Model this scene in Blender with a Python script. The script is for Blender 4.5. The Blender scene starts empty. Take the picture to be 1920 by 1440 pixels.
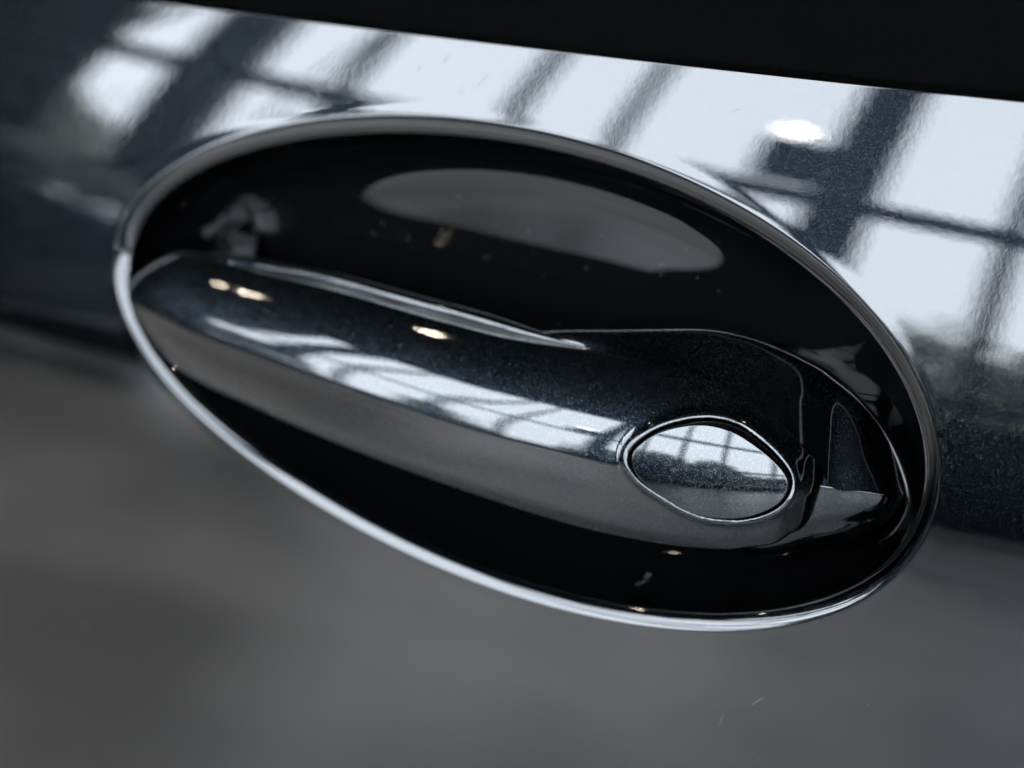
import bpy, bmesh, math, random
import numpy as np
from mathutils import Vector, Matrix

# ------------------------------------------------------------------ camera, sky, exposure
SC = bpy.context.scene
COL = SC.collection
ZH = 0.92                                   # height of the handle above the showroom floor
YAW, EL, DIST, LENS = math.radians(28), math.radians(22), 0.5, 70
F = Vector((-math.sin(YAW) * math.cos(EL), math.cos(YAW) * math.cos(EL), -math.sin(EL)))
cd = bpy.data.cameras.new('camera'); cam = bpy.data.objects.new('camera', cd); COL.objects.link(cam)
cd.lens = LENS; cd.sensor_width = 36; cd.clip_start = 0.02; cd.clip_end = 500
cam.location = Vector((0, 0, ZH)) - F * DIST
cam.rotation_euler = F.to_track_quat('-Z', 'Y').to_euler()
cd.dof.use_dof = True
cd.dof.focus_distance = 0.468
cd.dof.aperture_fstop = 5.6
SC.camera = cam

w = bpy.data.worlds.new('World'); SC.world = w; w.use_nodes = True
bg = w.node_tree.nodes['Background']
bg.inputs['Color'].default_value = (0.83, 0.91, 1.0, 1)
bg.inputs['Strength'].default_value = 2.0
SC.view_settings.view_transform = 'Standard'
SC.view_settings.look = 'None'
SC.view_settings.gamma = 1.0
SC.view_settings.exposure = 3.2
SC.cycles.max_bounces = 7
SC.cycles.glossy_bounces = 6
SC.cycles.caustics_reflective = False
SC.cycles.use_denoising = True

# ------------------------------------------------------------------ helpers
def obj(name, me, mat=None, parent=None, **props):
    o = bpy.data.objects.new(name, me); COL.objects.link(o)
    if mat is not None and me is not None: me.materials.append(mat)
    if parent is not None: o.parent = parent
    for k, v in props.items(): o[k] = v
    return o
def empty(name, loc, label, cat, group=None):
    o = bpy.data.objects.new(name, None); COL.objects.link(o); o.location = loc
    o['label'] = label; o['category'] = cat
    if group: o['group'] = group
    return o
def mesh(name, v, f, smooth=True):
    me = bpy.data.meshes.new(name); me.from_pydata([tuple(map(float, p)) for p in v], [], f); me.update()
    if smooth: me.polygons.foreach_set('use_smooth', [True] * len(me.polygons))
    return me
def grid(name, P, closed_u=False, closed_v=False, flip=False):
    """P[i][j] -> quads; u = first index"""
    P = np.asarray(P, float); n, m = P.shape[:2]
    f = []
    for i in range(n if closed_u else n - 1):
        i2 = (i + 1) % n
        for j in range(m if closed_v else m - 1):
            j2 = (j + 1) % m
            q = (i * m + j, i * m + j2, i2 * m + j2, i2 * m + j)
            f.append(q[::-1] if flip else q)
    return mesh(name, P.reshape(-1, 3), f)
def box(name, x0, x1, y0, y1, z0, z1, bevel=0):
    bm = bmesh.new(); bmesh.ops.create_cube(bm, size=1)
    for vv in bm.verts: vv.co = Vector(((x0 + x1) / 2 + vv.co.x * (x1 - x0), (y0 + y1) / 2 + vv.co.y * (y1 - y0), (z0 + z1) / 2 + vv.co.z * (z1 - z0)))
    if bevel: bmesh.ops.bevel(bm, geom=bm.edges[:], offset=bevel, segments=2, affect='EDGES')
    me = bpy.data.meshes.new(name); bm.to_mesh(me); bm.free(); return me
def cspline(xs, ys, x):
    """monotone-ish cubic (Catmull-Rom) interpolation"""
    xs = np.asarray(xs, float); ys = np.asarray(ys, float); x = np.asarray(x, float)
    d = np.gradient(ys, xs, axis=0)
    i = np.clip(np.searchsorted(xs, x) - 1, 0, len(xs) - 2)
    h = xs[i + 1] - xs[i]; t = np.clip((x - xs[i]) / h, 0, 1)
    if ys.ndim > 1: h = h[:, None]; t = t[:, None]
    return ((2*t**3 - 3*t**2 + 1) * ys[i] + (t**3 - 2*t**2 + t) * h * d[i] + (-2*t**3 + 3*t**2) * ys[i+1] + (t**3 - t**2) * h * d[i+1])
def sstep(a, b, x):
    t = np.clip((np.asarray(x, float) - a) / (b - a), 0, 1); return t * t * (3 - 2 * t)

# ------------------------------------------------------------------ materials
def mat(name):
    m = bpy.data.materials.new(name); m.use_nodes = True
    nt = m.node_tree; return m, nt, nt.nodes['Principled BSDF']
def simple(name, col, rough=0.5, metal=0.0, spec=0.5, noise=None):
    m, nt, b = mat(name)
    b.inputs['Base Color'].default_value = (*col, 1); b.inputs['Roughness'].default_value = rough
    b.inputs['Metallic'].default_value = metal; b.inputs['Specular IOR Level'].default_value = spec
    if noise:
        sc, amt = noise
        tc = nt.nodes.new('ShaderNodeTexCoord'); n = nt.nodes.new('ShaderNodeTexNoise'); n.inputs['Scale'].default_value = sc; n.inputs['Detail'].default_value = 5
        nt.links.new(tc.outputs['Object'], n.inputs['Vector'])
        mx = nt.nodes.new('ShaderNodeMix'); mx.data_type = 'RGBA'
        mx.inputs['A'].default_value = (*[c * (1 - amt) for c in col], 1); mx.inputs['B'].default_value = (*[min(1, c * (1 + amt)) for c in col], 1)
        nt.links.new(n.outputs['Fac'], mx.inputs['Factor']); nt.links.new(mx.outputs['Result'], b.inputs['Base Color'])
    return m
def emit(name, col, s):
    m = bpy.data.materials.new(name); m.use_nodes = True; nt = m.node_tree
    nt.nodes.remove(nt.nodes['Principled BSDF'])
    e = nt.nodes.new('ShaderNodeEmission'); e.inputs[0].default_value = (*col, 1); e.inputs[1].default_value = s
    nt.links.new(e.outputs[0], nt.nodes['Material Output'].inputs[0]); return m

def paint_material(name, flake_scale=6400.0, peel=3.6e-6, gain=1.0, spread=.2):
    """black metallic paint: dark flake layer under a clear coat with orange peel"""
    m, nt, b = mat(name); L = nt.links.new; N = nt.nodes.new
    geo = N('ShaderNodeNewGeometry'); tc = N('ShaderNodeTexCoord')
    vor = N('ShaderNodeTexVoronoi'); vor.inputs['Scale'].default_value = flake_scale; L(tc.outputs['Object'], vor.inputs['Vector'])
    # every flake lies at its own small angle
    sub = N('ShaderNodeVectorMath'); sub.operation = 'SUBTRACT'; sub.inputs[1].default_value = (0.5, 0.5, 0.5); L(vor.outputs['Color'], sub.inputs[0])
    scl = N('ShaderNodeVectorMath'); scl.operation = 'SCALE'; scl.inputs['Scale'].default_value = 0.24; L(sub.outputs[0], scl.inputs[0])
    add = N('ShaderNodeVectorMath'); L(geo.outputs['Normal'], add.inputs[0]); L(scl.outputs[0], add.inputs[1])
    nrm = N('ShaderNodeVectorMath'); nrm.operation = 'NORMALIZE'; L(add.outputs[0], nrm.inputs[0])
    L(nrm.outputs[0], b.inputs['Normal'])
    sep = N('ShaderNodeSeparateColor'); L(vor.outputs['Color'], sep.inputs[0])
    ramp = N('ShaderNodeValToRGB'); r = ramp.color_ramp
    r.elements[0].position = 0.0; r.elements[0].color = (0.0008, 0.0012, 0.0017, 1)
    r.elements[1].position = 1.0; r.elements[1].color = (0.014, 0.0155, 0.017, 1)
    e = r.elements.new(0.55); e.color = (0.0020, 0.0029, 0.0041, 1)
    e = r.elements.new(0.86); e.color = (0.0046, 0.0060, 0.0078, 1)
    for e in r.elements: e.color = (*[c * gain for c in e.color[:3]], 1)
    L(sep.outputs[0], ramp.inputs[0]); L(ramp.outputs[0], b.inputs['Base Color'])
    b.inputs['Metallic'].default_value = 1.0; b.inputs['Roughness'].default_value = spread
    b.inputs['Coat Weight'].default_value = 1.0; b.inputs['Coat Roughness'].default_value = 0.005; b.inputs['Coat IOR'].default_value = 1.52
    n2 = N('ShaderNodeTexNoise'); n2.inputs['Scale'].default_value = 34; n2.inputs['Detail'].default_value = 6; n2.inputs['Roughness'].default_value = .65; L(tc.outputs['Object'], n2.inputs['Vector'])
    mr = N('ShaderNodeMapRange'); mr.inputs['From Min'].default_value = .52; mr.inputs['From Max'].default_value = .74; mr.inputs['To Min'].default_value = .004; mr.inputs['To Max'].default_value = .05
    L(n2.outputs['Fac'], mr.inputs['Value']); L(mr.outputs['Result'], b.inputs['Coat Roughness'])
    n1 = N('ShaderNodeTexNoise'); n1.inputs['Scale'].default_value = 520; n1.inputs['Detail'].default_value = 2.5; L(tc.outputs['Object'], n1.inputs['Vector'])
    bp = N('ShaderNodeBump'); bp.inputs['Strength'].default_value = 1.0; bp.inputs['Distance'].default_value = peel
    L(n1.outputs['Fac'], bp.inputs['Height']); L(bp.outputs['Normal'], b.inputs['Coat Normal'])
    return m

PAINT = paint_material('black_metallic_paint')
HANDLE_PAINT = paint_material('black_metallic_paint_fine', flake_scale=4600.0, peel=3.2e-6, gain=2.2, spread=.3)
RUBBER = simple('black_rubber', (0.006, 0.006, 0.006), 0.32, spec=0.4, noise=(900, 0.3))
GLOSS_BLACK = simple('gloss_black_trim', (0.002, 0.002, 0.002), 0.10, spec=0.22)
BOWL = simple('shaded_recess_paint', (0.0014, 0.0015, 0.0017), 0.03, spec=0.29)  # door paint without flakes, the shade of the recess put into its black
DUST = simple('pale_dust', (0.17, 0.165, 0.155), 0.7)

# ------------------------------------------------------------------ the showroom the paint mirrors
DF = 7.0                                    # distance from the door to the glazed front
CEIL = 8.1
def floor_material():
    m, nt, b = mat('screed_floor'); L = nt.links.new; N = nt.nodes.new
    tc = N('ShaderNodeTexCoord')
    n = N('ShaderNodeTexNoise'); n.inputs['Scale'].default_value = 1.1; n.inputs['Detail'].default_value = 4; L(tc.outputs['Object'], n.inputs['Vector'])
    r = N('ShaderNodeValToRGB'); r.color_ramp.elements[0].position = .36; r.color_ramp.elements[1].position = .64
    r.color_ramp.elements[0].color = (0.17, 0.166, 0.162, 1); r.color_ramp.elements[1].color = (0.42, 0.411, 0.402, 1)
    L(n.outputs['Fac'], r.inputs[0]); L(r.outputs[0], b.inputs['Base Color'])
    b.inputs['Roughness'].default_value = 0.30
    return m
FLOOR = floor_material()
STEEL = simple('anthracite_steel', (0.02, 0.022, 0.026), 0.45, noise=(6, .2))
ALU = simple('pale_aluminium', (0.55, 0.56, 0.58), 0.4, metal=0.3)
CEILM = simple('dark_ceiling', (0.018, 0.017, 0.016), 0.8, noise=(2, .2))
WALLM = simple('dark_wall', (0.05, 0.047, 0.045), 0.8, noise=(2, .2))
MF = 0.4                                    # the glazed front runs at an angle to the car
RZ = -math.atan(MF)
def room(o):
    o.location = (0, -DF, 0); o.rotation_euler.z = RZ; return o
room(obj('floor', box('floor', -20, 20, 0, 16, -0.3, 0), FLOOR, kind='structure'))
obj('ground', box('ground', -110, 110, -110, 60, -0.6, -0.32), simple('pale_paving', (0.30, 0.30, 0.29), 0.8, noise=(1, .25)), kind='structure')
room(obj('ceiling', box('ceiling', -20.3, 20.3, -.5, 16.3, CEIL, CEIL + .3), CEILM, kind='structure'))
room(obj('wall_back', box('wall_back', -20, 20, 16.003, 16.3, -.3, CEIL - .003), WALLM, kind='structure'))
room(obj('wall_side', box('wall_side', -20.3, -20.003, 0, 16, -.3, CEIL - .003), WALLM, kind='structure'))
room(obj('wall_side', box('wall_side', 20.003, 20.3, 0, 16, -.3, CEIL - .003), WALLM, kind='structure'))

fac = empty('window_wall', (0, -DF, 0), 'dark steel glazed showroom front mirrored in the black paint', 'window wall'); fac.rotation_euler.z = RZ
def along(k): return k * DF / (1 - MF * k) * math.sqrt(1 + MF * MF)      # bearing x/y from the door -> metres along the front
def col(k, wd, depth=.25):
    x = along(k); obj('column', box('column', x - wd / 2, x + wd / 2, -depth, -0.002, 0, CEIL - .005), STEEL, fac)
def mull(k, wd=.11):
    x = along(k); obj('mullion', box('mullion', x - wd / 2, x + wd / 2, -.12, -.004, .45, CEIL - .705), STEEL, fac)
for k in (-0.266, -1.0, 0.62, 1.0, -2.2): col(k, 0.34 if k > -.9 else .42)
for k in (-0.808, -0.603, -0.487, -0.127, 0.03, 0.2, 0.4, 0.8, -1.2, -1.45, -1.75): mull(k)
obj('transom', box('transom', -20, 20, -.10, -.006, 3.81, 3.98), STEEL, fac)
obj('transom', box('transom', -20, 20, -.11, -.008, 1.70, 1.86), ALU, fac)
obj('infill_panel', box('infill_panel', -20, along(-1.24), -.4, -.21, 0, CEIL - .008), WALLM, fac)
obj('spandrel', box('spandrel', along(-.235), along(.0), -.19, -.009, .452, 1.60), STEEL, fac)
obj('plinth', box('plinth', -20, 20, -.2, -.010, 0, .45), STEEL, fac)
obj('head_beam', box('head_beam', -20, 20, -.3, -.012, CEIL - .7, CEIL - .006), STEEL, fac)
# diagonal brace in the far bay
def bar_mesh(name, a, b, r):
    a, b = Vector(a), Vector(b); d = (b - a); q = d.to_track_quat('Z', 'Y')
    bm = bmesh.new(); bmesh.ops.create_cone(bm, cap_ends=True, segments=10, radius1=r, radius2=r, depth=d.length)
    bmesh.ops.transform(bm, matrix=Matrix.Translation((a + b) / 2) @ q.to_matrix().to_4x4(), verts=bm.verts)
    me = bpy.data.meshes.new(name); bm.to_mesh(me); bm.free(); return me
obj('brace', bar_mesh('brace', (along(-1.0), -.3, 6.0), (along(-1.75), -.3, 1.0), .05), STEEL, fac)
obj('brace', bar_mesh('brace', (along(-1.0), -.35, 1.0), (along(-.808), -.35, 6.0), .02), STEEL, fac)
# dark box on the thick column with a bright lamp above it
kx = -.312; dy_ = DF / (1 - MF * kx)
hb = empty('flood_lamp', (kx * dy_, -dy_ + .1, 4.25), 'dark box with a bright lamp on the thick column, mirrored upper right', 'lamp'); hb.rotation_euler.z = RZ
obj('housing', box('housing', -.22, .2, -.1, .1, -.25, .22, .02), STEEL, hb)
obj('bulb', box('bulb', -.18, .0, -.05, .1, .29, .41, .05), emit('lamp_glow', (1, .98, .95), 9), hb)

# ceiling spotlights: the small warm glints on the handle's edges
LAMP = emit('warm_spot', (1.0, 0.86, 0.68), 90)
LCAN = simple('lamp_can', (0.02, 0.02, 0.02), .5)
for k, (x, y) in enumerate([(-4.19, -1.76), (-2.40, -1.40), (1.07, -1.40)]):
    t = empty('ceiling_spotlight', (x, y, 5.4), ['warm ceiling spotlight whose glint sits at the front end of the handle', "warm ceiling spotlight whose glint sits mid-way along the handle's top edge", 'warm ceiling spotlight whose glint sits above the lock cover'][k], 'spotlight', 'ceiling spotlights')
    me = bpy.data.meshes.new('bulb'); bm = bmesh.new(); bmesh.ops.create_uvsphere(bm, u_segments=16, v_segments=10, radius=.02); bm.to_mesh(me); bm.free()
    obj('bulb', me, LAMP, t)
    bm = bmesh.new(); bmesh.ops.create_cone(bm, cap_ends=True, segments=20, radius1=.1, radius2=.08, depth=.16); me = bpy.data.meshes.new('can'); bm.to_mesh(me); bm.free()
    o = obj('can', me, LCAN, t); o.location.z = .13
    if k == 2:                              # extra spot light added to brighten the floor in front of the car
        ld = bpy.data.lights.new('fill_beam', 'SPOT'); ld.energy = 470; ld.color = (1, .95, .88); ld.spot_size = math.radians(38); ld.spot_blend = 1; ld.shadow_soft_size = .02
        lo = bpy.data.objects.new('fill_beam', ld); COL.objects.link(lo); lo.parent = t; lo.location = (0, 0, -.03)
        lo.rotation_euler = Vector((-2.75, -.35, -5.4)).to_track_quat('-Z', 'Y').to_euler()
    obj('stem', bar_mesh('stem', (0, 0, .2), (0, 0, 2.72), .015), LCAN, t)

# trees beyond the glass
LEAF = simple('leaf_green', (0.15, 0.18, 0.115), .6, noise=(.6, .5))
BARK = simple('bark', (0.07, 0.055, 0.045), .8)
def tree(x, y, h, rad, seed, label, n=5200):
    rng = np.random.default_rng(seed)
    t = empty('tree', (x, y, -.32), label, 'tree', 'trees beyond the glazed front')
    obj('trunk', bar_mesh('trunk', (0, 0, 0), (0, 0, h * .6), .02 * h), BARK, t)
    cl = rng.normal(0, 1, (26, 3)); cl /= np.linalg.norm(cl, axis=1)[:, None]; cl *= rng.uniform(.35, 1, (26, 1))
    cl = cl * [rad * .8, rad * .8, h * .3] + [0, 0, h * .62]
    v, f = [], []
    for i in range(n):
        c = cl[rng.integers(26)] + rng.normal(0, .3, 3) * rad * .55
        a, b = rng.normal(0, 1, (2, 3)); s = rng.uniform(.12, .3)
        a *= s / np.linalg.norm(a); b *= s / np.linalg.norm(b); k = len(v)
        v += [c - a, c - b * .6, c + a, c + b * .6]; f.append((k, k + 1, k + 2, k + 3))
    obj('crown', mesh('crown', v, f, False), LEAF, t)
for i, (x, y, h, rad, lb) in enumerate([
        (-4.6, -21, 6.5, 2.6, 'low round green tree mirrored right of the recess'), (-1.6, -21.5, 6.2, 2.8, 'broad green tree mirrored at the right edge'),
        (4.0, -23, 6.0, 3.6, 'green tree beyond the glass, farthest right'), (-18.2, -15, 8.6, 3.4, 'tall bluish tree mirrored in the left end of the handle'),
        (-22.5, -17, 10.5, 3.6, 'tallest tree mirrored in the upper left of the door'), (-12.0, -20, 7.0, 2.6, 'small tree mirrored just above the recess, left'),
        (-29, -18, 9.5, 4.0, 'leafy tree beyond the glass, farthest left')]):
    tree(x, y, h, rad, 5 + i, lb)

hg = empty('hedge', (0, -22, -.32), 'long dark hedge beyond the glazed front', 'hedge'); hg.rotation_euler.z = RZ
obj('core', box('core', -45, 45, -1, 0, 0, 2.6), simple('hedge_core', (0.02, 0.03, 0.015), .9), hg)
rng = np.random.default_rng(3); v, f = [], []
for i in range(9000):
    c = np.array([rng.uniform(-45, 45), rng.uniform(-.2, .35), rng.uniform(.1, 3.0 + .4 * math.sin(i))]); a, b = rng.normal(0, 1, (2, 3)) * .14; k = len(v)
    v += [c - a, c - b, c + a, c + b]; f.append((k, k + 1, k + 2, k + 3))
obj('foliage', mesh('foliage', v, f, False), LEAF, hg)

# parked cars in the hall, seen only as mirror images
def car(loc, rz, body_col, label, H=1.5):
    t = empty('parked_car', loc, label, 'car'); t.rotation_euler.z = rz
    cp, nt, b = mat('car_paint'); b.inputs['Base Color'].default_value = (*body_col, 1); b.inputs['Roughness'].default_value = .25; b.inputs['Coat Weight'].default_value = 1; b.inputs['Coat Roughness'].default_value = .03
    gl, gnt, gb = mat('car_glass'); gb.inputs['Base Color'].default_value = (.02, .03, .03, 1); gb.inputs['Roughness'].default_value = .03
    tr = gnt.nodes.new('ShaderNodeBsdfTransparent'); tr.inputs[0].default_value = (.55, .62, .58, 1); mxs = gnt.nodes.new('ShaderNodeMixShader'); mxs.inputs[0].default_value = .3
    gnt.links.new(tr.outputs[0], mxs.inputs[1]); gnt.links.new(gb.outputs[0], mxs.inputs[2]); gnt.links.new(mxs.outputs[0], gnt.nodes['Material Output'].inputs[0])
    tyre = simple('tyre', (0.012, 0.012, 0.012), .8); rim = simple('rim', (0.12, 0.12, 0.125), .35, metal=.6)
    k = H / 1.5
    # lower body: stations along the length (x), top height and half width
    xs = np.linspace(-2.2, 2.2, 45)
    top = cspline([-2.2, -2.0, -1.2, -.9, 0, 1.2, 1.9, 2.15, 2.2], [.72, .84, .92, .96, .97, .98, .96, .85, .7], xs) * k
    bot = cspline([-2.2, -2.0, 0, 2.0, 2.2], [.42, .24, .2, .24, .42], xs) * k
    hw = cspline([-2.2, -2.0, -1.4, 0, 1.4, 2.0, 2.2], [.55, .75, .87, .9, .88, .78, .6], xs)
    P = []
    for x, a, c, wd in zip(xs, top, bot, hw):
        ring = []
        for q in np.linspace(0, 2 * math.pi, 33)[:-1]:
            cq, sq = math.cos(q), math.sin(q)
            ring.append((x, wd * np.sign(cq) * abs(cq) ** .45, (a + c) / 2 + (a - c) / 2 * np.sign(sq) * abs(sq) ** .55))
        P.append(ring)
    obj('body', grid('body', P, closed_v=True), cp, t)
    def cabin(name, shrink, zlo, m, roof):
        P = []
        for x in np.linspace(-1.35, 1.75, 31):
            u = (x + 1.35) / 3.1
            a = .95 + (.55 - (0 if roof else .03)) * (math.sin(math.pi * min(1, max(0, u)) ** .85) ** .55) * 1.0
            wd = .84 - shrink; wt = .64 - shrink
            P.append([(x, -wd, zlo * k), (x, -(wd + wt) / 2, (zlo + (a - zlo) * .55) * k), (x, -wt, (a - .05) * k), (x, -wt * .8, a * k), (x, 0, (a + .015) * k), (x, wt * .8, a * k), (x, wt, (a - .05) * k), (x, (wd + wt) / 2, (zlo + (a - zlo) * .55) * k), (x, wd, zlo * k)])
        return obj(name, grid(name, P), m, t)
    cabin('glasshouse', .0, .93, gl, False)
    # roof and pillars
    P = []
    for x in np.linspace(-.75, 1.25, 21):
        u = (x + 1.35) / 3.1; a = .95 + .55 * (math.sin(math.pi * u ** .85) ** .55)
        P.append([(x, s * .70, (a - .06 + (.075 if abs(s) < .95 else 0)) * k) for s in np.linspace(-1, 1, 9)])
    obj('roof', grid('roof', P), cp, t)
    for s in (-1, 1):
        for x0, x1 in ((-1.3, -.7), (.25, .22), (1.7, 1.25)):
            obj('pillar', bar_mesh('pillar', (x0, s * .85, .95 * k), (x1, s * .67, 1.44 * k), .045), cp, t)
        for x in (-1.35, 1.35):
            bm = bmesh.new(); bmesh.ops.create_cone(bm, cap_ends=True, segments=32, radius1=.33 * k, radius2=.33 * k, depth=.22)
            me = bpy.data.meshes.new('wheel'); bmesh.ops.bevel(bm, geom=[e for e in bm.edges if len(e.link_faces) == 2 and e.calc_face_angle(0) > 1], offset=.03, segments=2, affect='EDGES')
            bm.to_mesh(me); bm.free()
            wo = obj('wheel', me, tyre, t); wo.location = (x, s * .80, .33 * k); wo.rotation_euler.x = math.pi / 2
            for j in range(5):
                aa = j * 2 * math.pi / 5
                obj('spoke', bar_mesh('spoke', (0, 0, -s * .118), (.23 * math.cos(aa), .23 * math.sin(aa), -s * .118), .03), rim, wo)
    return t
car((-4.7, -3.3, 0.62), math.radians(184), (0.085, 0.125, 0.22), 'dark blue car mirrored in the left of the door', H=1.56)
pod = empty('car_lift_stand', (-4.7, -3.3, 0), 'added low steel stand raising the blue car mirrored at left', 'added stand'); pod.rotation_euler.z = math.radians(4)  # added to lift the mirrored car, left open so light passes under
for q in (-.8, .8):
    obj('rail', box('rail', -1.8, 1.8, q - .14, q + .14, .55, .618, .01), STEEL, pod)
    for p in (-1.5, 1.5): obj('post', box('post', p - .07, p + .07, q - .07, q + .07, .003, .549), STEEL, pod)

# ------------------------------------------------------------------ the car door
door = empty('car_door', (0, 0, ZH), 'glossy black metallic car door with an oval recessed pull handle', 'car door')
A, B, RX = 0.225, 3.0, 2.5
KN = ((-.004, 2.2), (-.03, -4.2), (-.09, -1.0))       # where the side's vertical curvature changes
def Yd(x, z): return A * z + B * z * z / 2 + x * x / (2 * RX) + sum(k / 2 * np.minimum(0, z - q) ** 2 for q, k in KN)
def slope(z): return A + B * z + sum(k * np.minimum(0, z - q) for q, k in KN)
def dnorm(x, z):
    n = np.stack([x / RX, -np.ones_like(x), slope(z)], -1); return n / np.linalg.norm(n, axis=-1, keepdims=True)
# outline of the recess: an egg-shaped oval, tilted nose-up
EC, EA, EB, ET = np.array([-.0067, .0027]), .1205, .0580, math.radians(-5.9)
FO = [0.9984, 0.001, 0.0011, -0.0004, 0.0011, -0.0251, -0.0052]
NT = 720
th = np.linspace(0, 2 * math.pi, NT, endpoint=False)
rr = FO[0] + sum(FO[2*k-1] * np.cos(k*th) + FO[2*k] * np.sin(k*th) for k in (1, 2, 3))
def to_xz(p, q): return np.stack([EC[0] + p * math.cos(ET) - q * math.sin(ET), EC[1] + p * math.sin(ET) + q * math.cos(ET)], -1)
OUTL = to_xz(EA * rr * np.cos(th), EB * rr * np.sin(th))
# re-sample evenly along its length
seg = np.linalg.norm(np.roll(OUTL, -1, 0) - OUTL, axis=1); cum = np.r_[0, np.cumsum(seg)]
tt = np.linspace(0, cum[-1], NT, endpoint=False); cl = np.vstack([OUTL, OUTL[:1]])
OUTL = np.stack([np.interp(tt, cum, cl[:, 0]), np.interp(tt, cum, cl[:, 1])], -1)
tan = np.roll(OUTL, -1, 0) - np.roll(OUTL, 1, 0); tan /= np.linalg.norm(tan, axis=1)[:, None]
NRM = np.stack([tan[:, 1], -tan[:, 0]], -1)           # outwards
def on_door(xz, w):
    """point w metres proud of the door's base surface"""
    x, z = xz[:, 0], xz[:, 1]; p = np.stack([x, Yd(x, z), z], -1)
    return p + dnorm(x, z) * np.asarray(w)[..., None]
HB = .00004
LIP = []                                               # rim profile: (inward, depth), arcs of changing radius
px_, pd_, a0_ = 0.0, 0.0, 0.0
for a1_, r_, n_ in ((18, .0018, 14), (52, .0074, 24), (90, .0009, 12)):
    for a in np.linspace(a0_, math.radians(a1_), n_)[1:]:
        LIP.append((px_ + r_ * (math.sin(a) - math.sin(a0_)), pd_ + r_ * (math.cos(a0_) - math.cos(a))))
    px_, pd_ = LIP[-1]; a0_ = math.radians(a1_)
rings = []
ZC = 0.0788                                            # shoulder crease
# outer boundary rectangle
XL, XR, ZB = -.62, .5, -.62
ctr = EC
def bound(d):
    with np.errstate(divide='ignore', invalid='ignore'):
        tx = np.where(d[:, 0] > 0, (XR - ctr[0]) / d[:, 0], (XL - ctr[0]) / d[:, 0])
        tz = np.where(d[:, 1] > 0, (ZC - ctr[1]) / d[:, 1], (ZB - ctr[1]) / d[:, 1])
    return np.minimum(np.abs(tx), np.abs(tz))
S_OUT = .009
R0 = OUTL + NRM * S_OUT
dd = R0 - ctr; dl = np.linalg.norm(dd, axis=1); dd /= dl[:, None]
bt = bound(dd)
BND = ctr + dd * bt[:, None]
is_top = np.abs(BND[:, 1] - ZC) < 1e-6
# shoulder fold above the crease (top columns only): rounded edge, then a ledge running back to the glass
fold = []
t0 = math.atan(A + B * ZC); rad = .0005
for a in np.linspace(0, 1, 13)[1:]:
    ang = t0 + a * (math.radians(77) - t0)
    fold.append((rad * (math.sin(ang) - math.sin(t0)), rad * (math.cos(t0) - math.cos(ang))))
for a in np.linspace(0, 1, 9)[1:]:
    fold.append((fold[11][0] + a * .0009, fold[11][1] + a * .0035))
for dz, dy in reversed(fold):
    p = on_door(BND, np.zeros(NT)); o = p + np.array([0, dy, dz])
    q = p + np.stack([dd[:, 0], np.zeros(NT), dd[:, 1]], -1) * dy
    rings.append(np.where(is_top[:, None], o, q))
K = 70
for i in range(K):
    u = (1 - i / K) ** 1.15
    xz = R0 * (1 - u) + BND * u
    s = np.linalg.norm(xz - OUTL, axis=1)
    rings.append(on_door(xz, HB * np.exp(-(s / .0015) ** 2)))
for s in np.linspace(S_OUT, 0, 40):
    rings.append(on_door(OUTL + NRM * s, np.full(NT, HB * math.exp(-(s / .0015) ** 2))))
for a, c in LIP: rings.append(on_door(OUTL - NRM * a, np.full(NT, HB - c)))
obj('door_panel', grid('door_panel', rings, closed_v=True, flip=True), PAINT, door)
# the bowl behind the handle
INN = OUTL - NRM * LIP[-1][0]; w0 = HB - LIP[-1][1]
bowl = []
for a in np.linspace(0, 1, 110):
    rho = max(.002, 1 - a ** 1.8); dep = (1 - rho ** 8) ** .5
    xz = ctr + (INN - ctr) * rho; x, z = xz[:, 0], xz[:, 1]
    rim = on_door(xz, np.full(NT, w0))
    yb = .039 + .061 * z + x * x / 3.5                   # back of the bowl
    bowl.append(np.stack([rim[:, 0], rim[:, 1] + (yb - rim[:, 1]) * dep, rim[:, 2]], -1))
obj('recess_bowl', grid('recess_bowl', bowl, closed_v=True, flip=True), BOWL, door, label='deep glossy black oval bowl behind the handle')

# ------------------------------------------------------------------ pull bar of the handle (lofted along x, millimetres)
E_T = [(-130.5,2.9),(-129.6,5.0),(-126.9,7.0),(-122.8,9.7),(-113.4,13.1),(-98.8,14.0),(-84.8,13.6),(-59.7,13.3),(-21.9,11.1),(-5.5,10.2),(18.9,10.2),(42.7,9.0),(59.0,5.1),(68.2,0.9),(76.2,-5.4),(79.4,-9.2),(80.4,-12.4)]
B_T = [(-130.5,2.9),(-129.6,-0.6),(-128.0,-3.5),(-122.1,-8.9),(-107.5,-15.3),(-73.6,-21.1),(-38.6,-25.2),(-6.3,-28.2),(33.8,-31.2),(51.9,-30.9),(64.8,-29.0),(74.7,-24.5),(79.2,-18.4),(80.4,-12.4)]
WB_T = [(-130.5,-5.2),(-127,-4.5),(-120,-3.8),(-107,-2.7),(-90,-1.2),(-73,.2),(-50,1.9),(-20,3.4),(3,3.8),(34,2.6),(52,.9),(65,-.9),(75,-3.0),(80.4,-6.5)]
u = np.linspace(0, 1, 560)
X = -130.45 + (80.35 + 130.45) * (.5 - .5 * np.cos(math.pi * u)) * .35 + (80.35 + 130.45) * u * .65
X = np.sort(np.r_[X, -130.45 + np.linspace(0, 1, 24)[1:-1] ** 2 * 3, 80.35 - np.linspace(0, 1, 24)[1:-1] ** 2 * 3])
ze = np.interp(X, *zip(*E_T)); zb = np.interp(X, *zip(*B_T))
ze = cspline(*zip(*E_T), X); zb = cspline(*zip(*B_T), X)
wb = cspline(*zip(*WB_T), X)
hgt = np.maximum(ze - zb, .25)
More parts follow.
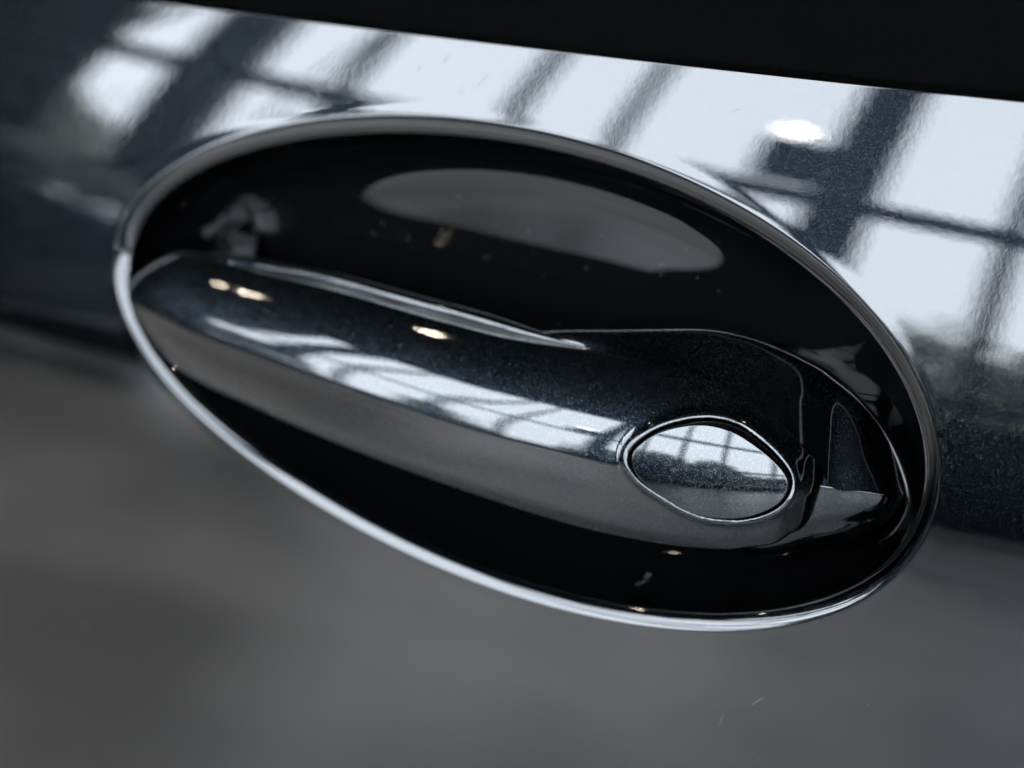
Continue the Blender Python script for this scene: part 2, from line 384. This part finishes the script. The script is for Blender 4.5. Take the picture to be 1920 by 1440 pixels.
# tilt of the front face from bottom to top (degrees, + leans back)
TAU = ([0, .08, .25, .42, .475, .505, .57, .65, .73, .84, 1.0], [-26, -15, -7, -2.5, -.5, 14, 20, 28, 36, 43, 51])
NF = 180
hh = np.linspace(0, 1, NF); tau = np.radians(cspline(*TAU, hh))
dy = np.r_[0, np.cumsum(np.tan((tau[1:] + tau[:-1]) / 2) * np.diff(hh))]
EYE = np.array([(37.0,-8.4),(39.2,-4.4),(44.6,-0.8),(52.8,1.2),(60.6,0.2),(68.2,-3.6),(73.6,-8.0),(75.2,-11.8),(73.6,-16.0),(69.0,-19.2),(63.0,-21.0),(54.2,-20.8),(46.0,-17.2),(39.6,-13.2)])
def closed_curve(pts, n):
    k = len(pts); t = np.arange(-3, k + 4); q = pts[(t) % k]
    return cspline(t.astype(float), q, np.linspace(0, k, n, endpoint=False))
EYEC = closed_curve(EYE, 360)
def eye_dist(x, z):
    """signed distance to the lock cover's outline (+ outside)"""
    sh = x.shape; P = np.stack([x.ravel(), z.ravel()], -1)
    out = np.full(len(P), 50.0)
    near = (P[:, 0] > 20) & (P[:, 0] < 95) & (np.abs(P[:, 1] + 9) < 28)
    Q = P[near]
    d = np.min(np.linalg.norm(Q[:, None] - EYEC[None], axis=2), axis=1)
    a, b = EYEC, np.roll(EYEC, -1, 0); ins = np.zeros(len(Q), bool)
    for (ax, az), (bx, bz) in zip(a, b):
        c = (az > Q[:, 1]) != (bz > Q[:, 1])
        if c.any(): ins ^= c & (Q[:, 0] < (bx - ax) * (Q[:, 1] - az) / ((bz - az) or 1e-9) + ax)
    out[near] = np.where(ins, -d, d)
    return out.reshape(sh)
def front_y(x, h, zb_, H_, wb_):
    i = np.clip(h * (NF - 1), 0, NF - 1)
    return (Yd(x / 1000, zb_ / 1000) * 1000 - wb_) + H_ * np.interp(h, hh, dy)
FX = np.repeat(X[:, None], NF, 1); FZ = zb[:, None] + hgt[:, None] * hh[None]
FY = (Yd(X / 1000, zb / 1000) * 1000 - wb)[:, None] + hgt[:, None] * dy[None]
ed = eye_dist(FX, FZ)
bead = .75 * np.exp(-((ed - 1.0) / 1.1) ** 2) * (ed > -1) - 3.0 * sstep(.2, -.6, ed)
FY = FY - bead
# depth of the bar behind the front face
LT = 9 + 18 * sstep(-92, -108, X)
Lbot = 11 + 34 * sstep(-84, -116, X) + 14 * sstep(40, 72, X)
HBK = np.interp(X, [-130, -100, -85, -60, -20, 80], [0, .2, .9, 1.8, 2.0, 2.0]) * (1 - sstep(-12, 24, X))
RB = .06 + np.interp(X, [-130, -100, -20, 80], [1.55, 1.95, 2.15, 2.15]) * (1 - sstep(-14, 27, X))
RIGHT = sstep(4, 36, X)
NTC = 1 - sstep(-10, 22, X)
RE = 1.2 + 0 * X
A1 = np.radians(80 + 0 * X)
AB = np.radians(np.interp(X, [-130, -106, -94, 80], [84, 84, 118, 118]))
LEAN = np.radians(np.interp(X, [-130, -100, -85, -40, 80], [50, 40, 8, 4, 4]))
rows = []
for i in range(len(X)):
    H = hgt[i]; sc = min(1, H / 12)
    x = X[i]; loop = []
    # bottom edge, rolled under
    y, z = FY[i, 0], FZ[i, 0]; r = 1.3 * sc; a0 = tau[0]
    und = []
    for a in np.linspace(0, 1, 9)[1:]:
        ang = a0 - a * (math.radians(100) + a0)
        und.append((y + r * (math.cos(ang) * -1 + math.cos(a0)), z - r * (math.sin(a0) - math.sin(ang))))
    yb, zb2 = und[-1]
    for a in np.linspace(0, 1, 7)[1:]:
        und.append((yb + Lbot[i] * sc * a, zb2 + Lbot[i] * sc * a * .17))
    loop += und[::-1]
    loop += list(zip(FY[i], FZ[i]))
    # top edge, then the top face running back, then the rounded back edge
    y, z = FY[i, -1], FZ[i, -1]; r = RE[i] * sc; a0 = tau[-1]; a1 = A1[i]
    for a in np.linspace(0, 1, 9)[1:]:
        ang = a0 + a * (a1 - a0)
        loop.append((y + r * (math.cos(a0) - math.cos(ang)), z + r * (math.sin(ang) - math.sin(a0))))
    y, z = loop[-1]
    q = NTC[i] * sc
    loop += [(y + .5 * sc, z + .05 * q + .09 * (sc - q)), (y + .9 * sc, z - .25 * q + .16 * (sc - q)), (y + 1.1 * sc, z - .25 * q + .19 * (sc - q))]
    y, z = loop[-1]; g0 = LEAN[i]; hb = HBK[i] * sc
    for a in np.linspace(0, 1, 7)[1:]: loop.append((y + hb * a * math.tan(g0), z + hb * a))
    y, z = loop[-1]; r = RB[i] * sc
    for a in np.linspace(0, 1, 15)[1:]:
        ang = g0 + a * (AB[i] - g0)
        loop.append((y + r * (math.cos(g0) - math.cos(ang)), z + r * (math.sin(ang) - math.sin(g0))))
    y, z = loop[-1]; a1 = AB[i]; L = LT[i] * sc
    for a in np.linspace(0, 1, 10)[1:]:
        loop.append((y + L * a * math.sin(a1), z + L * a * math.cos(a1)))
    y, z = loop[-1]; r = 1.5 * sc
    for a in np.linspace(0, 1, 9)[1:]:
        ang = a1 + a * (math.radians(176) - a1)
        loop.append((y + r * (math.cos(a1) - math.cos(ang)), z + r * (math.sin(ang) - math.sin(a1))))
    # back face down to the underside
    y, z = loop[-1]; y2, z2 = loop[0]
    for a in np.linspace(0, 1, 8)[1:-1]: loop.append((y + (y2 - y) * a, z + (z2 - z) * a))
    rows.append([(x / 1000, yy / 1000, zz / 1000) for yy, zz in loop])
handle = obj('door_handle', grid('door_handle', rows, closed_v=True, flip=True), HANDLE_PAINT, door, label='long tapering black pull bar with an eye-shaped lock cover')

# lock cover: a domed eye-shaped cap in a groove
def front_at(x, z):
    zb_ = np.interp(x, X, zb); H_ = np.interp(x, X, hgt); wb_ = np.interp(x, X, wb)
    h = np.clip((z - zb_) / H_, 0, 1)
    return (Yd(x / 1000, zb_ / 1000) * 1000 - wb_) + H_ * np.interp(h, hh, dy)
ec = EYEC.mean(0); cap = []
dirs = EYEC - ec
# smooth carrier surface under the dome (quadratic fit of the bar's face)
gx, gz = np.meshgrid(np.linspace(38, 77, 30), np.linspace(-20, 2, 24)); gx, gz = gx.ravel(), gz.ravel()
Mq = np.stack([np.ones_like(gx), gx, gz, gx * gx, gx * gz, gz * gz], -1)
cq = np.linalg.lstsq(Mq, front_at(gx, gz), rcond=None)[0]
y_c = float(np.array([1, ec[0], ec[1], ec[0] ** 2, ec[0] * ec[1], ec[1] ** 2]) @ cq)
gx_c = float(cq[1] + 2 * cq[3] * ec[0] + cq[4] * ec[1])
def carrier(x, z):
    a, c = x - ec[0], z - ec[1]
    return y_c + gx_c * a + .25 * c + .012 * c * c + .0035 * a * a
for a in np.linspace(0, 1, 46):
    ang = a * math.pi / 2
    rho = .972 * max(.004, math.cos(ang)); xz = ec + dirs * rho
    edge = .9 * (1 - min(1, math.sin(ang) / .22)) ** 2
    y = carrier(xz[:, 0], xz[:, 1]) - .35 - .15 * (1 - rho ** 2) + edge
    cap.append(np.stack([xz[:, 0], y, xz[:, 1]], -1) / 1000)
skirt = cap[0].copy(); skirt[:, 1] += .004
obj('lock_cover', grid('lock_cover', [skirt] + cap, closed_v=True, flip=True), HANDLE_PAINT, handle, label='small domed eye-shaped cap over the key lock')

# fixed mount at the rear end of the bar
def patch(C, nu, nv, key):
    """smooth surface through a grid of control points (rows spaced by the distance along column `key`)"""
    C = np.array([[np.asarray(p, float) for p in r] for r in C])
    a = np.array([cspline(np.arange(C.shape[1], dtype=float), m, np.linspace(0, C.shape[1] - 1, nv)) for m in C])
    t = np.r_[0, np.cumsum(sum(np.linalg.norm(np.diff(C[:, k], axis=0), axis=1) for k in key))]
    return np.array([cspline(t, a[:, j], np.linspace(0, t[-1], nu)) for j in range(nv)]) / 1000
# shoulder: from the bar's upper edge back to a crest
C = []
for xe, U in ((-9, (-7.5, 10.0, 10.4)), (2, (4.3, 7.2, 12.2)), (10, (10.9, 7.8, 13.4)), (22, (22.8, 10.7, 14.5)), (34, (34.4, 13.6, 15.7)), (45, (45.9, 16.5, 16.5)), (56, (56.4, 18.4, 15.3)), (66, (64.4, 19.5, 13.1)), (73, (69.7, 20.1, 11.1)), (77.5, (73.0, 20.8, 9.5))):
    xq = min(xe, 79.5)
    E3 = np.array([xe, np.interp(xq, X, FY[:, -1]), np.interp(xq, X, FZ[:, -1])]); U = np.array(U)
    bl = min(1, max(0, (xe - 5) / 25)); dr = 0
    C.append([U + [0, 12, -11], U + [0, 1.4, -.9], U + dr, (U + E3) / 2 + [0, .3 * bl, .2 * bl] + dr, E3 + [0, 1.8 - 1.5 * bl, -.8 + 1.04 * bl] + dr])
for U, M, R in (((76.8, 21.3, 7.0), (80.0, 13.8, -3.2), (82.6, 6.6, -13.0)), ((84.3, 21.8, 1.9), (87.5, 15.0, -6.1), (90.0, 8.9, -13.6)), ((91.8, 21.3, -6.2), (94.2, 16.7, -10.7), (95.8, 12.3, -14.7)), ((95.9, 20.4, -14.3), (96.8, 18.4, -15.5), (97.4, 16.6, -16.5))):
    U = np.array(U); C.append([U + [0, 12, -11], U + [0, 1.4, -.9], U, np.array(M), np.array(R)])
obj('handle_mount', grid('handle_mount', patch(C, 260, 90, (2, 4))), HANDLE_PAINT, handle)
# tail: a ridged cone from under the bar's nose to the rear wall of the recess
MC = np.array([
 [(45.9, 17.5, 14.0), (49.0, 10.5, 3.0), (52.9, 3.8, -14.1), (52.6, 3.6, -29.5), (50.4, 11.2, -39.4)],
 [(64.0, 20.6, 11.2), (68.5, 13.0, 0.0), (70.2, 5.2, -13.1), (70.1, 4.6, -26.9), (67.5, 8.5, -36.0)],
 [(74.6, 21.2, 8.2), (78.6, 13.6, -2.6), (81.0, 6.4, -13.3), (80.9, 7.3, -23.0), (79.0, 11.0, -31.8)],
 [(84.3, 21.8, 1.6), (87.5, 15.2, -6.4), (90.0, 9.1, -13.7), (89.9, 9.9, -20.7), (88.2, 13.2, -27.6)],
 [(91.8, 21.3, -6.5), (94.2, 16.9, -11.0), (95.8, 12.5, -14.9), (95.6, 13.3, -19.0), (94.5, 16.2, -23.2)],
 [(95.7, 20.6, -14.6), (96.6, 18.6, -15.8), (97.2, 16.9, -16.8), (96.8, 17.6, -18.3), (95.9, 20.3, -20.8)]])
MC[:, :2] += [0, .9, -1.0]; MC[:, 2] += [0, .15, -.25]
MC = np.concatenate([MC[:, :1] + [0, 12, -10], MC[:, :1] + [0, 1.4, -.9], MC[:, :2], MC[:, 2:3] * .86 + MC[:, 1:2] * .14, MC[:, 2:3] * .87 + MC[:, 3:4] * .13, MC[:, 3:], MC[:, -1:] + [0, 16, -1]], 1)
MC = np.concatenate([MC, MC[-1:] + [2.0, 14, 0]], 0)
obj('mount_tail', grid('mount_tail', patch(MC, 140, 130, (4, 5))), HANDLE_PAINT, handle)

# ------------------------------------------------------------------ waist trim and side glass above the shoulder
P = []
for x in np.linspace(XL, XR, 60):
    y0, z0 = Yd(x, ZC) + fold[-1][1], ZC + fold[-1][0]
    P.append([(x, y0 + a, z0 + c) for a, c in ((-.003, -.004), (-.0028, -.0018), (-.001, -.0010), (.004, .0006), (.012, .0048), (.022, .0085), (.034, .0135), (.046, .020), (.05, .021), (.052, .0205), (.053, .019))])
obj('waist_molding', grid('waist_molding', P), GLOSS_BLACK, door, label='glossy black strip along the shoulder under the side glass')
P = []
for x in np.linspace(XL, XR, 40):
    y0, z0 = Yd(x, ZC) + fold[-1][1] + .051, ZC + fold[-1][0] + .019
    P.append([(x, y0 + k * .45 * .4, z0 + k * .45) for k in np.linspace(-.05, 1, 10)])
obj('side_glass', grid('side_glass', P), simple('dark_glass', (0.004, 0.004, 0.004), .02), door)

# raised flange round the rear mount
FL = np.array([(60.0, 31.2, 6.0), (72.8, 28.6, 5.0), (84.1, 24.5, 0.2), (92.3, 21.2, -7.0), (97.8, 17.8, -16.1), (97.6, 16.9, -22.9), (91.6, 16.9, -31.9), (80.8, 17.0, -39.5), (64.2, 19.1, -44.5), (46, 24, -46.5)])
FL = cspline(np.arange(len(FL), dtype=float), FL, np.linspace(0, len(FL) - 1, 160))
tg = np.gradient(FL, axis=0); tg /= np.linalg.norm(tg, axis=1)[:, None]
sd = np.cross(tg, [0, 1, 0]); sd /= np.linalg.norm(sd, axis=1)[:, None]
P = []
prof = [(-1.0, 24), (-1.0, 8), (-1.0, 1.2)] + [(-math.cos(q), 1.2 - 1.2 * math.sin(q)) for q in np.linspace(.15, math.pi - .15, 13)] + [(1.0, 1.2), (.9, 4), (.6, 10), (.2, 24)]
for k in range(160):
    t_ = min(1, min(k, 159 - k) / 40)
    P.append([FL[k] + sd[k] * a + np.array([0, c + 6 * (1 - t_) ** 2, 0]) for a, c in prof])
obj('mount_flange', grid('mount_flange', np.array(P) / 1000, flip=True), BOWL, handle)

# ------------------------------------------------------------------ dust, water spots and a pale streak
rng = np.random.default_rng(11)
SP = [(-117,23.6,24,.35,.9),(-95,48.5,10,.32,.5),(-5,40.5,14,.5,.6),(51,42.5,24,.42,.35),(59,42.5,25,.5,.3),(22,40.5,23,.35,.3),(13,40.5,10,.3,.5),(-43,42.5,8,.3,.4),(-71,45.5,9,.3,.3),(-30,40.6,19,.35,.5),(-12,40.6,9,.25,.4),(1,39.7,19,.3,.4),(9,40.6,17,.25,.5),(-70,-5.4,-20,.35,1),(-143,-4.2,-104,.42,.6),(-82,-4.3,-14,.25,.7)]
for i in range(60): x = rng.uniform(-75, 70); z = rng.uniform(6, 34); SP.append((x, 40.4 - .03 * z + x * x / 3500, z, rng.uniform(.10, .26), rng.uniform(.1, .4)))
for i in range(46):
    x = rng.uniform(-60, 120); k = rng.uniform(0, 1); y0, z0 = (Yd(x / 1000, ZC) + fold[-1][1]) * 1000, (ZC + fold[-1][0]) * 1000
    SP.append((x, y0 + 4 + 18 * k, z0 + .6 + 7.9 * k, rng.uniform(.08, .2), .6))
for i in range(70):
    x, z = rng.uniform(-150, 125), rng.uniform(-110, 70)
    if ((x + 6.7) / 132) ** 2 + ((z - 2.7) / 68) ** 2 < 1: continue
    SP.append((x, Yd(x / 1000, z / 1000) * 1000, z, rng.uniform(.05, .16), .5))
for i in range(22): SP.append((34 + rng.normal(0, .5), 4 + rng.uniform(0, 9), -50.4, rng.uniform(.08, .2), .6))  # pale upright streak low in the bowl
v, f = [], []
bm = bmesh.new(); bmesh.ops.create_icosphere(bm, subdivisions=1, radius=1); iv = np.array([q.co[:] for q in bm.verts]); fi = [[q.index for q in p.verts] for p in bm.faces]; bm.free()
for x, y, z, r, g in SP:
    k = len(v); q = iv * r * .72 * [1, .35, rng.uniform(.8, 1.2)] * rng.uniform(.8, 1.2, iv.shape)
    v += list((q + [x, y, z]) / 1000); f += [[a + k for a in t] for t in fi]
obj('dust', mesh('dust', v, f), DUST, door, kind='stuff', label='fine pale dust specks on the black paint and a pale streak in the bowl')

# short hairline scratches in the clear coat
v, f = [], []
for x0, z0, x1, z1, wd in ((-22.5, 68.0, -19.0, 72.5, .16), (-33, 73.0, -31.5, 75.5, .22), (-40, 70.5, -39.2, 72.0, .25), (-27, 66.0, -25.5, 68.5, .10), (46, 70, 49, 71.2, .08), (70, -70, 73.5, -66.5, .12), (62, -78, 63, -74, .1)):
    d = np.array([x1 - x0, z1 - z0]); n = np.array([-d[1], d[0]]) / np.linalg.norm(d) * wd / 2; k = len(v)
    for t, q in ((0, .1), (.3, 1), (.7, .8), (1, .1)):
        for sg in (-1, 1):
            x, z = np.array([x0, z0]) + d * t + n * sg * q
            v.append((x / 1000, Yd(x / 1000, z / 1000) - .00003, z / 1000))
    f += [(k + 2 * i, k + 2 * i + 1, k + 2 * i + 3, k + 2 * i + 2) for i in range(3)]
obj('scratches', mesh('scratches', v, f), simple('scratch', (0.10, 0.10, 0.105), .6), door, kind='stuff', label='short hairline scratches above the recess')
